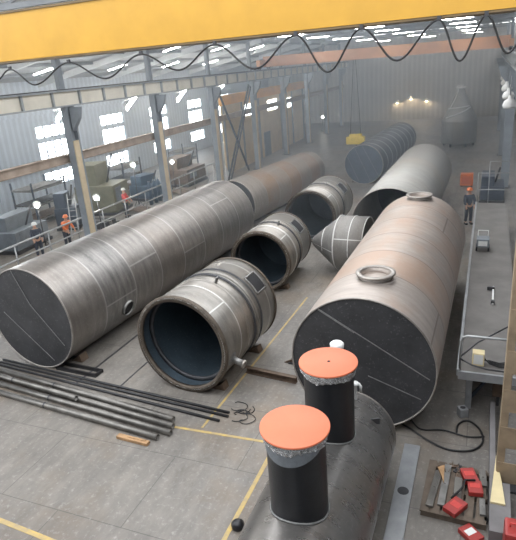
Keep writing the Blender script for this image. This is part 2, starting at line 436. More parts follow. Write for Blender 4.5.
# ---- open shell sections
def section(label, X, Y, z, r, L, yaw, bands, rect=None, stub=False):
    o = thing('shell_section', label, 'shell section', (X, Y, 0), -yaw, 'open steel shell sections')
    t = .03
    MB().lathe([(r, 0), (r, L), (r-t, L), (r-t, 0)], seg=112, close=True).build('shell', 'ring', o, (0, 0, z))
    MB().lathe([(r-t-.003, .02), (r-t-.003, L-.02)], seg=96).build('dark_inner_face', 'inner', o, (0, 0, z))  # darker bluish inner face set just inside the shell
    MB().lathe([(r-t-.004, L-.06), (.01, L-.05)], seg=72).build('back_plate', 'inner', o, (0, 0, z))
    MB().lathe([(r+.05, 0), (r+.05, .09), (r-.10, .09), (r-.10, 0)], seg=112, close=True).build('front_flange', 'rustrim', o, (0, 0, z))
    MB().lathe([(r-t-.004, .42), (r-t-.004, .48), (r-.15, .48), (r-.15, .42)], seg=96, close=True).build('inner_ring', 'darksteel', o, (0, 0, z))
    MB().lathe([(r+.03, L-.07), (r+.03, L), (r-.03, L), (r-.03, L-.07)], seg=112, close=True).build('rear_flange', 'rustrim', o, (0, 0, z))
    for (yb, w, hgt, mt) in bands:
        MB().lathe([(r+.002, yb), (r+hgt, yb+.01), (r+hgt, yb+w-.01), (r+.002, yb+w)], seg=112).build('stiffening_band', mt, o, (0, 0, z))
    if rect:
        a0, a1, ya, yb = rect
        def patch(rr, a0, a1, ya, yb, n=8):
            return [[Vector((rr*math.cos(a0+(a1-a0)*i/n), y, rr*math.sin(a0+(a1-a0)*i/n))) for i in range(n+1)] for y in (ya, yb)]
        p = MB(); p.rings(patch(r+.012, a0, a1, ya, yb), loop=False)
        w = p.build('cutout', 'hole', o, (0, 0, z))
        fr = MB()
        for aa in (a0, a1):
            fr.span((r*math.cos(aa), ya, r*math.sin(aa)), (r*math.cos(aa), yb, r*math.sin(aa)), .05, .07)
        for yy in (ya, yb):
            fr.tube([(1.006*r*math.cos(a0+(a1-a0)*i/8), yy, 1.006*r*math.sin(a0+(a1-a0)*i/8)) for i in range(9)], .028)
        fr.build('cutout_frame', 'steel', w)
    for aa in (1.25, 2.6):          # lifting lugs
        c = Vector((r*math.cos(aa), L*.45, r*math.sin(aa))); u = Vector((math.cos(aa), 0, math.sin(aa)))
        MB().extr([c+u*-.02+Vector((0, -.09, 0)), c+u*.16+Vector((0, -.05, 0)), c+u*.16+Vector((0, .05, 0)), c+u*-.02+Vector((0, .09, 0))], Vector((-u.z, 0, u.x))*.03).build('lifting_lug', 'steel', o, (0, 0, z))
    if stub:
        aa = -.30; u = Vector((math.cos(aa), 0, math.sin(aa))); q = u.to_track_quat('Z', 'Y').to_matrix()
        c = Vector((r*math.cos(aa), .42, r*math.sin(aa)))-u*.05
        s_ = MB().lathe([(.085, 0), (.085, .40), (.065, .40), (.065, 0)], c, q, 28, close=True).build('pipe_stub', 'steel', o, (0, 0, z))
        MB().lathe([(.115, .36), (.115, .42), (.064, .42), (.064, .36)], c, q, 28, close=True).build('flange', 'rim', s_)
        MB().lathe([(.066, .3), (.001, .3)], c, q, 20).build('bore', 'hole', s_)
        MB().lathe([(.19, .05), (.10, .075), (.085, .075)], c, q, 28).build('weld_pad', 'weld', s_)
    return o
def cradle(X, Y, r, w, label, yaw=0):
    """two low wooden chocks joined by a bar, under a round shell"""
    o = thing('support_cradle', label, 'cradle', (X, Y, 0), -yaw)
    for s in (-1, 1):
        x0 = s*r*.42
        MB().extr([(x0, -w/2, 0), (x0+s*.42, -w/2, 0), (x0+s*.36, -w/2, r*.155), (x0+s*.18, -w/2, r*.06), (x0, -w/2, .02)], (0, w, 0)).build('chock', 'brownsteel', o)
    MB().box((0, 0, .01), (r*.8, w*.6, .02)).build('tie_bar', 'darksteel', o)
    return o
section('nearest open shell section, mouth facing forward, pipe stub on its flank', -7.037, 10.828, 1.384, 1.325, 3.12, .072,
    [(1.25, .10, .028, 'ring'), (1.66, .06, .05, 'darksteel'), (1.85, .10, .035, 'ring'), (2.1, .06, .03, 'darksteel')], rect=(.50, .92, 2.3, 2.85), stub=True)
section('second open shell section, standing between the nearest one and the farthest one', -7.53, 17.7, 1.19, 1.14, 2.85, -.02,
    [(.9, .08, .028, 'ring'), (1.35, .06, .04, 'darksteel'), (1.55, .08, .03, 'ring')], rect=(.50, 1.0, 1.9, 2.5))
section('farthest and smallest-looking open shell section, beside the cone', -7.44, 23.84, 1.243, 1.19, 3.73, 0,
    [(1.1, .08, .028, 'ring'), (1.75, .06, .04, 'darksteel'), (2.0, .08, .03, 'ring')], rect=(.45, .95, 2.4, 3.1))

# ---- cone lying between sections and tanks
co = thing('tank_cone', 'dark cone-ended steel piece with white chalk lines left of the brown tank', 'cone', (-6.35, 20.72, 0), -.06)
MB().lathe([(.13, 0), (.2, .03), (1.10, 1.15), (1.10, 2.3), (1.07, 2.3), (1.07, 1.16), (.17, .06)], (0, 0, 0), 'Y', 72, close=True).build('cone_shell', 'cone', co, (0, 0, 1.102), (0, 0, -PI/2))
MB().lathe([(.14, -.012), (.15, .01), (.13, .02)], (0, 0, 0), 'Y', 32, cap0=True).build('tip_plate', 'steel', co, (0, 0, 1.102), (0, 0, -PI/2))
for rr, yy, a0, a1 in ((.62, .56, -.3, 2.2), (1.11, 1.16, -.6, 2.4), (1.108, 1.75, -.2, 2.4)):
    MB().tube([((rr+.008)*math.cos(a0+(a1-a0)*i/20), yy, (rr+.008)*math.sin(a0+(a1-a0)*i/20)) for i in range(21)], .016, 6).build('chalk_line', 'white', co, (0, 0, 1.102), (0, 0, -PI/2))
for aa in (.5, 1.25):
    MB().tube([((.15+.90*t+.01)*math.cos(aa), .03+1.12*t, (.15+.90*t+.01)*math.sin(aa)) for t in (0, .5, 1)], .014, 6).build('chalk_line', 'white', co, (0, 0, 1.102), (0, 0, -PI/2))

# ---- nearest tank with two necks
tN = thing('storage_tank', 'nearest dark shiny tank carrying two black necks with orange covers', 'tank', (-2.247, 3.0, 0), 0, 'long horizontal steel tanks')
rN, LN = .957, 6.136
MB().lathe([(rN, 0), (rN, LN)], seg=128).build('shell', 'near', tN, (0, 0, rN))
MB().lathe([(rN-.004, LN-.02), (.02, LN-.01)], seg=72, cap1=True).build('end_plate', 'head', tN, (0, 0, rN))
MB().lathe([(rN-.004, .02), (.02, .01)], seg=72, cap1=True).build('end_plate', 'head', tN, (0, 0, rN))
MB().lathe([(rN+.006, LN-.03), (rN+.006, LN+.004), (rN-.03, LN+.004), (rN-.03, LN-.03)], seg=128, close=True).build('end_rim', 'rim', tN, (0, 0, rN))
hN = 1.351
for k, yw in enumerate((6.042-3.0, 7.854-3.0)):
    rn = .425
    nk = thing('manhole_neck', '', '', (0, yw, 2*rN)); nk.parent = tN
    for key in ('label', 'category'): del nk[key]
    bd = MB().lathe([(rn, -.24), (rn, hN-.2), (rn+.015, hN-.12), (rn+.015, hN-.03)], axis='Z', seg=72)
    bd.build('wrapped_pipe', 'bitumen', nk, label='black wrapped pipe of the neck')
    # weld collar following the saddle line
    pts = []
    for i in range(73):
        a = 2*PI*i/72; x = (rn+.012)*math.cos(a); y = (rn+.012)*math.sin(a)
        pts.append((x, y, -rN+math.sqrt(rN*rN-x*x)+.012))
    MB().tube(pts, .017, 6).build('weld_collar', 'weld', nk)
    MB().lathe([(.496, -.028), (.496, -.004), (.488, .0), (.001, .0)], axis='Z', seg=80).build('cover', 'orange', nk, (0, 0, hN), label='round orange cover')
    rs = []; rng = random.Random(5+k)
    prof = [(.486, -.03), (.475, -.07), (.47, -.11), (.462, -.15), (.445, -.185)]
    rings = []
    for (r0, z0) in prof:
        ring = []
        for i in range(96):
            a = 2*PI*i/96
            j = rng.uniform(-.018, .018); zz = z0+rng.uniform(-.012, .012)+(math.sin(a*5+k)*.02 if z0 < -.14 else 0)
            ring.append(Vector(((r0+j)*math.cos(a), (r0+j)*math.sin(a), zz)))
        rings.append(ring)
    fo = MB(); fo.rings(rings)
    for f in fo.bm.faces: f.smooth = False
    fo.build('foil_wrap', 'foil', nk, (0, 0, hN), label='crumpled silver foil')
    if k == 0:
        rings = []
        for s in range(4):
            ring = []
            for i in range(25):
                a = -PI*.97+i/24*PI*.9; sag = math.sin(i/24*PI)
                ring.append(Vector(((rn+.028-s*.004)*math.cos(a), (rn+.028-s*.004)*math.sin(a), -.14-s/3*(.03+.21*sag))))
            rings.append(ring)
        MB().rings(rings, loop=False).build('film_drape', 'drape', nk, (0, 0, hN), label='grey plastic film hanging under the cover')
    else:
        MB().lathe([(.001, .003), (.026, .003), (.026, .001)], axis='Z', seg=20).build('cover_hole', 'hole', nk, (.01, 0, hN))
# white capped vent riser and tap behind the rear neck
vp = MB().lathe([(.055, -.05), (.055, 1.10), (.001, 1.10)], axis='Z', seg=24).build('vent_pipe', 'white', tN, (-.07, 5.72, 2*rN+.06), label='white vent pipe')
MB().lathe([(.07, 1.05), (.125, 1.08), (.13, 1.16), (.10, 1.19), (.001, 1.2)], axis='Z', seg=28).build('vent_cap', 'white', vp)
tp = MB().lathe([(.04, -.05), (.04, .30), (.07, .31), (.07, .36), (.001, .36)], axis='Z', seg=20).build('tap_pipe', 'white', tN, (.21, 5.9, 2*rN-.03), label='white pipe tap')
MB().tube([(0, 0, .33), (.08, 0, .34), (.11, 0, .28), (.11, 0, .16)], .03, 10).build('tap_handle', 'white', tp)
MB().extr([(.45, 5.0, 0), (.62, 5.02, .02), (.62, 5.02, .14), (.45, 5.0, .1)], (0, .03, 0)).build('lifting_lug', 'darksteel', tN, (0.12, .55, 1.62))

# ------------------------------------------------------------------ cranes and runways
def crane(label, Y, mat, zb=8.52, zt=9.5, edge='craneedge', w=.6):
    o = thing('overhead_crane', label, 'crane', (0, Y, 0))
    L0, L1 = XL+.05, XR
    MB().box(((L0+L1)/2, w/2, (zb+zt)/2), (L1-L0, w-.06, zt-zb-.04)).build('girder', mat, o)
    MB().box(((L0+L1)/2, w/2, zb-.005), (L1-L0, w, .03)).build('bottom_flange', edge, o)
    MB().box(((L0+L1)/2, w/2, zt), (L1-L0, w, .04)).build('top_flange', edge, o)
    for xx in (L0, L1):
        tr = MB().box((xx, w/2, 8.22), (.35, 2.8, .5), bevel=.03).build('end_truck', mat, o)
        for yy in (-.9, .9+w*.5):
            MB().rod((xx-.1, yy, 7.945), (xx+.1, yy, 7.945), .2, 20).build('wheel', 'darksteel', tr)
    return o
crane('yellow overhead crane girder spanning the top of the view', 10.0, 'crane')
crane('faded orange overhead crane far down the hall, above the grey vessel', 45.0, 'crane_orange', 7.93, 8.7, 'crane_orange')
# festoon cable hanging below the yellow girder
cp = [(-12.3, 8.30), (-11.3, 8.02), (-10.38, 8.08), (-9.87, 8.31), (-9.25, 7.95), (-8.24, 8.33), (-7.36, 7.96), (-6.44, 8.35), (-5.62, 8.0), (-4.81, 8.39), (-4.03, 7.91), (-3.22, 8.41), (-2.66, 7.76), (-2.06, 8.41), (-1.47, 7.86), (-.82, 8.42), (-.48, 7.78), (-.12, 8.42), (.22, 7.84), (.6, 8.40)]
pts = []
for (x0, z0), (x1, z1) in zip(cp, cp[1:]):
    for i in range(12):
        t = i/12; u = (1-math.cos(PI*t))/2
        xx = x0+(x1-x0)*t
        pts.append((xx, 9.97, z0+(z1-z0)*u+.055))
fc = thing('festoon_cable', 'black looping power cable hanging under the yellow crane girder', 'cable', (0, 0, 0))
MB().tube(pts, .017, 8).build('cable', 'cable', fc)
for (x0, z0) in cp:
    if z0 > 8.25: MB().box((x0, 9.98, z0+.075), (.06, .05, .08)).build('cable_trolley', 'darksteel', fc)
# runway girders on the columns
for nm, xx in (('left', XL), ('right', XR)):
    o = thing('runway_girder', {'left': 'long beige crane runway girder with grey ribs on the left columns', 'right': 'beige crane runway girder along the right columns'}[nm], 'crane rail', (xx, 0, 0), 0, 'crane runway girders')
    MB().box((0, 40, 7.33), (.10, 72, .58)).build('web', 'runway', o)
    MB().box((0, 40, 7.66), (.42, 72, .06)).build('top_flange', 'runrib', o)
    MB().box((0, 40, 7.02), (.42, 72, .06)).build('bottom_flange', 'runrib', o)
    MB().box((0, 40, 7.71), (.07, 72, .05)).build('rail', 'darksteel', o)
    for i in range(40):
        yy = 5.2+i*1.8
        MB().box((.10 if nm == 'left' else -.10, yy, 7.34), (.10, .10, .58)).build('rib', 'runrib', o)
# left columns
CY_ = [20.5+7.3*i for i in range(8)]
def column(X, Y, label):
    o = thing('steel_column', label, 'column', (X, Y, 0), 0, 'left hall columns')
    MB().box((0, .19, 3.5), (.46, .10, 7.0)).build('far_flange', 'colgrey', o)
    MB().box((0, -.19, 3.5), (.34, .10, 7.0)).build('near_flange', 'colgrey', o)
    MB().box((.0, 0, 3.5), (.08, .3, 7.0)).build('web', 'colgrey', o)
    MB().box((.19, .0, 2.75), (.06, .42, 5.5), bevel=.01).build('face_plate', 'colbeige', o, label='beige painted face of the column')
    h = MB().extr([(.2, -.12, 6.95), (.75, -.12, 6.95), (.62, -.12, 6.45), (.2, -.12, 5.9)], (0, .24, 0)).build('bracket', 'colgrey', o)
    MB().box((0, 0, .02), (.7, .7, .04)).build('base_plate', 'darksteel', o)
    MB().box((-.12, 0, 8.4), (.22, .3, 2.8)).build('upper_post', 'colgrey', o)
    return o
ords = ['left column nearest the camera, beige face, behind the long tank', 'second left column, beige face, behind the long dark tank', 'third left column, start of the crossed braces', 'fourth left column, end of the crossed braces',
        'fifth left column, standing against the cream booth', 'sixth left column, at the far end of the cream booth', 'seventh left column, beyond the cream booth', 'last left column before the far wall']
c0 = column(XL, CY_[0], ords[0])
for i in range(1, 8): again(c0, (XL, CY_[i], 0), ords[i])
lb = thing('wall_beam', 'brown-grey beam running level behind the left columns below the runway', 'beam', (XL-.42, 0, 0))
MB().box((0, 42, 4.70), (.14, 66, .34)).build('beam_web', 'lowbeam', lb)
for zz in (4.53, 4.88): MB().box((0, 42, zz), (.3, 66, .04)).build('beam_flange', 'lowbeam', lb)
br = thing('cross_brace', 'crossed dark braces between the third and fourth left columns', 'brace', (XL, 0, 0))
for (p0, p1) in (((.3, 35.83, .45), (.3, 40.96, 6.75)), ((.34, 35.58, 6.4), (.34, 39.6, .45)), ((.3, 36.3, .45), (.3, 41.3, 6.6))):
    MB().span(p0, p1, .10, .12).build('brace_bar', 'darksteel', br)
# right columns: two chords with batten plates
def rcolumn(X, Y, label):
    o = thing('battened_column', label, 'column', (X, Y, 0), 0, 'right hall columns')
    MB().box((-.19, 0, 3.5), (.13, .3, 7.0), bevel=.01).build('chord', 'rightcol', o)
    MB().box((.19, 0, 3.5), (.13, .3, 7.0), bevel=.01).build('chord', 'rightcol', o)
    for i in range(9): MB().box((0, -.16, .35+i*.80), (.48, .02, .46)).build('batten', 'rightcol', o)
    MB().box((0, 0, .02), (.7, .6, .04)).build('base_plate', 'darksteel', o)
    return o
rc = rcolumn(.815, 9.6, 'brown battened steel column at the right edge, nearest the camera')
for yy, lab in ((36.0, 'grey column on the right side, first one beyond the deck'), (47.6, 'grey column on the right side under the orange crane end'), (62.2, 'farthest grey column on the right side')):
    c_ = again(c0, (1.15, yy, 0), lab, PI); c_['group'] = 'right hall columns'

# ------------------------------------------------------------------ ceiling lamps
def lamp(label, loc, L):
    o = thing('ceiling_lamp', label, 'lamp', loc, 0, 'tube lamps under the roof')
    MB().box((0, 0, .05), (L, .13, .06)).build('housing', 'truss', o)
    MB().box((0, 0, .0), (L*.97, .07, .03)).build('lit_tube', 'tube', o)
    for s in (-1, 1): MB().rod((s*L*.4, 0, .09), (s*L*.4, 0, 10.7-loc[2]), .012, 6).build('hanger', 'truss', o)
    return o
l0 = None
rowsY = (16.5, 25.0, 32.0, 37.0, 43.5, 51.5, 61.0, 72.0)
cols = ((-15.2, 'second from the left wall side'), (-12.0, 'left row'), (-7.2, 'middle row'), (-2.0, 'right row'))
cols = ((-12.3, 'left'), (-7.1, 'middle'), (-2.0, 'right'))
nth = ('first', 'second', 'third', 'fourth', 'fifth', 'sixth', 'seventh', 'last')
for (xx, cn) in cols:
    for k, yy in enumerate(rowsY):
        lab = 'lit tube lamp, %s along the %s row under the roof' % (nth[k], cn)
        if l0 is None: l0 = lamp(lab, (xx, yy, 9.72), 1.75)
        else: again(l0, (xx, yy, 9.72), lab)
# sloping tube lamps of the side aisle
la = None
for k, yy in enumerate((19.5, 27.0, 34.3, 41.6, 48.9)):
    for j, (xx, zz) in enumerate(((-19.6, 9.55), (-24.2, 8.7), (-23.2, 6.6))):
        lab = 'lit tube lamp of the side aisle, %s bay, %s' % (nth[k], ('by the columns', 'middle of the roof slope', 'hung low near the windows')[j])
        if la is None:
            la = thing('aisle_lamp', lab, 'lamp', (xx, yy, zz), 0, 'side aisle tube lamps')
            MB().box((0, 0, .05), (1.6, .16, .05), (0, -.18, 0)).build('housing', 'white', la)
            MB().box((0, 0, 0), (1.55, .12, .05), (0, -.18, 0)).build('lit_tube', 'tube', la)
            MB().rod((0, 0, .05), (0, 0, .45), .012, 6).build('hanger', 'truss', la)
        else:
            c = again(la, (xx, yy, zz), lab)
            if j == 2: children_of(c)[2].scale = (1, 1, 5)

# ------------------------------------------------------------------ far end of the hall
gv = thing('conical_vessel', 'grey conical-topped vessel with white pipes standing at the far end', 'vessel', (-2.33, 53.0, 0), 0)
MB().lathe([(1.48, .3), (1.48, 2.22)], axis='Z', seg=48, cap0=True).build('vessel_body', 'greyshell', gv)
MB().lathe([(1.48, 2.22), (.28, 4.75), (.28, 4.9)], axis='Z', seg=48).build('cone_top', 'greyshell', gv)
MB().lathe([(.42, 4.88), (.42, 5.0), (.001, 5.0)], axis='Z', seg=32, cap0=True).build('top_flange', 'white', gv)
for i in range(6):
    a = i*PI/3; MB().rod((1.25*math.cos(a), 1.25*math.sin(a), 0), (1.25*math.cos(a), 1.25*math.sin(a), .35), .08, 10).build('foot', 'darksteel', gv)
def on_cone(a, z, e=.05):
    r = 1.48+(z-2.22)/(4.75-2.22)*(.28-1.48)+e; return (r*math.cos(a), r*math.sin(a), z)
MB().tube([on_cone(-PI/2-.9+i*.2, 2.5+i*.09) for i in range(10)]+[on_cone(-PI/2+1.0, 3.3)], .05).build('white_pipe', 'white', gv)
MB().tube([on_cone(-PI/2-1.1+i*.2, 3.25+.02*i) for i in range(11)], .05).build('white_pipe', 'white', gv)
MB().tube([on_cone(-PI/2-.9, 3.2), on_cone(-PI/2-.7, 4.0), on_cone(-PI/2-.6, 4.7), (-.3, -.3, 5.15), (.2, -.3, 5.15)], .05).build('white_pipe', 'white', gv)
# three wall lamps
wl = None
for k, (xx, zz) in enumerate(((-11.03, 2.23), (-9.31, 2.63), (-7.38, 2.29))):
    lab = ('warm wall lamp on the far wall, left of three', 'warm wall lamp on the far wall, middle and highest of three', 'warm wall lamp on the far wall, right of three')[k]
    if wl is None:
        wl = thing('wall_lamp', lab, 'lamp', (xx, YF-.12, zz), 0, 'warm lamps on the far wall')
        MB().lathe([(.14, .24), (.5, 0)], axis='Z', seg=24).build('lamp_shade', 'white', wl, (0, -.5, 0))
        MB().ball((0, -.5, .05), .17, 2).build('bulb', 'warmbulb', wl)
        MB().rod((0, 0, .25), (0, -.5, .25), .04).build('arm', 'truss', wl)
    else: again(wl, (xx, YF-.12, zz), lab)
# hook block
hk = thing('hook_block', 'yellow crane hook block hanging over the chalk-striped tank', 'crane hook', (-9.93, 45.3, 1.25))
MB().box((0, 0, .5), (1.5, .6, .62), bevel=.1).box((0, 0, .86), (1.0, .5, .3), bevel=.06).build('block', 'yellow', hk)
MB().tube([(0, 0, .4), (0, 0, .15), (.12, 0, -.02), (.02, 0, -.14), (-.14, 0, -.05)], .05).build('hook', 'darksteel', hk)
for s in (-.45, .45): MB().rod((s, 0, .7), (s*.2, 0, 6.66), .02, 6).build('rope', 'cable', hk)
for s in (-.42, .42): MB().rod((s, -.34, .5), (s, .34, .5), .2, 20).build('sheave', 'yellow', hk)
# row of white round lamps along the right columns
rl = None
for k, (xx, yy, zz) in enumerate(((.74, 24, 5.83), (.78, 28.0, 5.86), (.80, 32.5, 5.9), (.83, 37.5, 5.92), (.86, 43.0, 5.95))):
    lab = 'white round lamp housing along the right columns, %s from the camera' % nth[k]
    if rl is None:
        rl = thing('bay_lamp', lab, 'lamp', (xx, yy, zz), 0, 'white round lamps at right')
        MB().lathe([(.001, -.1), (.22, -.08), (.26, .05), (.2, .2), (.08, .28), (.06, .4)], axis='Z', seg=28).build('lamp_dome', 'white', rl)
        MB().rod((0, 0, .35), (0, 0, 1.1), .02, 6).build('hanger', 'truss', rl)
    else: again(rl, (xx, yy, zz), lab)

# booth in the side aisle
bo = thing('paint_booth', 'cream sheeted booth with an orange top beam behind the far left columns', 'booth', (-19.3, 0, 0))
MB().box((0, 50.5, 2.7), (.12, 21, 5.4)).build('sheet_wall', 'booth', bo)
MB().box((.1, 50.5, 5.75), (.3, 21.4, .75)).build('top_beam', 'boothorange', bo)
for yy in (40.2, 43.8, 47.6, 53.5, 57.0, 60.8): MB().box((.1, yy, 2.7), (.12, .16, 5.4)).build('post', 'colgrey', bo)
for (yy, zz) in ((45.5, 4.6), (51.2, 4.5), (55.5, 4.3)): MB().box((.08, yy, zz), (.05, 2.4, .9)).build('pane', 'glass', bo)
MB().box((.09, 49.3, 1.1), (.05, 1.6, 2.2)).build('door', 'greymachine', bo)

# ------------------------------------------------------------------ side aisle clutter
ra = thing('guard_rail', 'grey guard rail running along the side aisle behind the long tank', 'railing', (-19.0, 0, 0))
MB().tube([(0, 12, 1.45), (0, 25, 1.45), (0, 39, 1.45)], .05).build('top_rail', 'railgrey', ra)
MB().tube([(0, 12, .8), (0, 25, .8), (0, 39, .8)], .04).build('mid_rail', 'railgrey', ra)
for i in range(13): MB().rod((0, 13.0+i*2.1, 0), (0, 13.0+i*2.1, 1.45), .035, 8).build('post', 'railgrey', ra)
def machine(name, label, cat, loc, size, mat, rz=0., tall=False):
    o = thing(name, label, cat, loc, rz, None); w, dd, h = size
    MB().box((0, 0, .08), (w*1.08, dd*1.08, .16)).build('base', 'darksteel', o)
    MB().box((0, 0, .16+h*.28), (w, dd, h*.56), bevel=.04).build('body', mat, o)
    MB().box((-w*.2, 0, .16+h*.76), (w*.55, dd*.8, h*.44), bevel=.04).build('upper_housing', mat, o)
    MB().box((w*.505, -dd*.2, .16+h*.35), (.03, dd*.35, h*.3)).build('control_panel', 'greymachine', o)
    MB().rod((w*.1, dd*.1, .16+h*.5), (w*.3, dd*.25, .16+h*1.15), .05).build('arm', 'darksteel', o)
    return o
machine('press_machine', 'olive upright machine behind the second left column', 'machine', (-22.6, 28.3, 0), (2.6, 2.2, 3.0), 'greenmachine', .2)
machine('welding_machine', 'blue machine standing right of the olive machine', 'machine', (-21.6, 32.0, 0), (1.8, 1.8, 1.5), 'bluemachine', -.2)
machine('lathe_machine', 'grey machine in the side aisle behind the guard rail, near the left edge', 'machine', (-22.5, 21.0, 0), (1.5, 2.6, 1.7), 'greymachine', .1)
machine('drilling_machine', 'dark blue tall machine beside the orange-vested worker', 'machine', (-22.3, 24.6, 0), (1.2, 1.2, 2.0), 'navy', .4)
machine('rolling_machine', 'rust-brown low machine near the crossed braces', 'machine', (-21.5, 37.0, 0), (2.2, 3.0, 1.9), 'brownsteel', 0)
machine('grinding_machine', 'blue machine in the corner of the left edge', 'machine', (-22.4, 17.4, 0), (1.2, 1.4, 1.5), 'bluemachine', .3)
# steel profiles stacked on the aisle floor
for k in range(7):
    yy = 24.6+(k % 4)*.34; zz = .1+(k//4)*.2
    tag(MB().box((-20.4, yy, zz), (1.4, .3, .2)).box((-20.4, yy, zz+.06), (1.44, .05, .06)).build('steel_billet', 'steel' if k % 2 else 'darksteel'),
        'steel billet in the stack behind the guard rail by the first left column', 'billet', 'steel billets behind the rail')
gc = None
for k, (xx, yy, lab) in enumerate(((-20.3, 30.2, 'blue gas cylinder left of three, behind the guard rail'), (-20.25, 30.75, 'blue gas cylinder in the middle of three, behind the guard rail'), (-20.3, 31.3, 'blue gas cylinder right of three, behind the guard rail'))):
    if gc is None:
        gc = thing('gas_cylinder', lab, 'gas cylinder', (xx, yy, 0), 0, 'gas cylinders in the side aisle')
        MB().lathe([(.13, 0), (.13, 1.25), (.09, 1.4), (.05, 1.45), (.05, 1.55), (.001, 1.56)], axis='Z', seg=24, cap0=True).build('body', 'bluemachine', gc)
        MB().rod((-.07, 0, 1.52), (.07, 0, 1.52), .03).build('valve', 'white', gc)
    else: again(gc, (xx, yy, 0), lab)
def rack(loc, label, w, dd, h, rz=0.):
    o = thing('storage_rack', label, 'rack', loc, rz, None)
    for sx in (-1, 1):
        for sy in (-1, 1): MB().box((sx*w/2, sy*dd/2, h/2), (.08, .08, h)).build('post', 'navy', o)
    for zz in (.3, h*.45, h*.8): MB().box((0, 0, zz), (w, dd, .06)).build('shelf', 'steel', o)
    for q_ in range(3):
        b_ = MB()
        for i_ in range(5): b_.rod((-w*.35+i_*w*.17, -dd*.5-.2, (.3, h*.45, h*.8)[q_]+.09), (-w*.35+i_*w*.17, dd*.5+.2, (.3, h*.45, h*.8)[q_]+.09), .06)
        b_.build('stored_tubes', ('brownsteel', 'darksteel', 'steel')[q_], o)
    return o
rack((-24.5, 19.0, 0), 'dark storage rack of tubes behind the grey machine at the left edge', 1.6, 2.4, 2.4, .1)
rack((-25.5, 26.0, 0), 'dark storage rack of tubes behind the dark blue tall machine', 1.6, 2.8, 2.6, 0)
rack((-24.6, 33.5, 0), 'dark storage rack of tubes behind the blue machine', 1.6, 2.6, 2.4, .1)
rack((-24.0, 41.5, 0), 'dark storage rack of tubes in front of the cream booth', 1.4, 2.4, 2.2, 0)
ld = thing('ladder', 'pale ladder leaning beside the first left column', 'ladder', (-20.6, 22.9, 0), .5)
for sx in (-.2, .2): MB().span((sx, 0, 0), (sx, .7, 2.3), .05, .05).build('rail', 'railgrey', ld)
for i_ in range(7): MB().rod((-.2, .1*i_*.9+.06, .3*i_+.2), (.2, .1*i_*.9+.06, .3*i_+.2), .02, 6).build('rung', 'railgrey', ld)
wb = thing('work_bench', 'grey work bench with a vice behind the guard rail at the left edge', 'bench', (-20.6, 16.2, 0), 0)
MB().box((0, 0, .85), (.8, 2.0, .08)).build('bench_top', 'steel', wb)
for sx in (-.35, .35):
    for sy in (-.9, .9): MB().box((sx, sy, .405), (.08, .08, .81)).build('leg', 'navy', wb)
MB().box((.2, .4, .98), (.18, .3, .18), bevel=.02).build('vice', 'bluemachine', wb)
for k, (yy, lab) in enumerate(((33.6, 'rust-brown bent plate leaning on the guard rail side by the second left column'), (28.6, 'rust-brown bent plate lying just beyond the red-jacketed worker'))):
    tag(MB().rings([[(-.7+.2*i_, -.6, .05+.10*math.sin(i_*.45)) for i_ in range(8)], [(-.7+.2*i_, .6, .05+.10*math.sin(i_*.45)) for i_ in range(8)]], loop=False).rings([[(-.7+.2*i_, -.6, .02+.10*math.sin(i_*.45)) for i_ in range(8)], [(-.7+.2*i_, .6, .02+.10*math.sin(i_*.45)) for i_ in range(8)]], loop=False).build('bent_plate', 'brownsteel', None, (-20.3, yy, 0)), lab, 'plate')
# white shapes leaning near the braces
for k in range(3):
    tag(MB().extr([(-18.3, 35.6+k*1.05, 0), (-18.3, 36.6+k*1.05, 0), (-18.5, 36.1+k*1.05, 1.5-.2*k)], (-.03, 0, 0)).build('steel_gusset', 'white'),
        ('white triangular plate leaning below the crossed braces, first of three', 'white triangular plate leaning below the crossed braces, middle of three', 'white triangular plate leaning below the crossed braces, last of three')[k], 'plate', 'white triangular plates')
# work lamps
wk = None
for k, (xx, yy, zz) in enumerate(((-21, 21.03, 2.28), (-19.3, 23.6, 2.05), (-21, 29.79, 2.7), (-21, 34.6, 2.03), (-18.6, 66.5, 1.7))):
    lab = ('bright work lamp on a stand left of the first left column', 'bright work lamp on a stand right beside the first left column', 'bright work lamp on a stand above the olive machine',
           'bright work lamp on a stand beyond the second left column', 'bright work lamp on a stand beyond the cream booth')[k]
    o = thing('work_lamp', lab, 'lamp', (xx, yy, 0), 0, 'lit work lamps')
    MB().rod((0, 0, 0), (0, 0, zz-.1), .03, 8).build('stand', 'darksteel', o)
    MB().lathe([(.12, .1), (.2, -.06), (.21, -.1)], (0, 0, 0), 'X', 20, cap0=True).build('reflector', 'white', o, (-.02, 0, zz), (0, 0, PI*1.72))
    MB().ball((.05, -.06, zz), .12, 2).build('bulb', 'bulb', o)
    for q_ in range(3):
        a = q_*2.1; MB().rod((0, 0, .5), (.35*math.cos(a), .35*math.sin(a), 0), .02, 6).build('leg', 'darksteel', o)

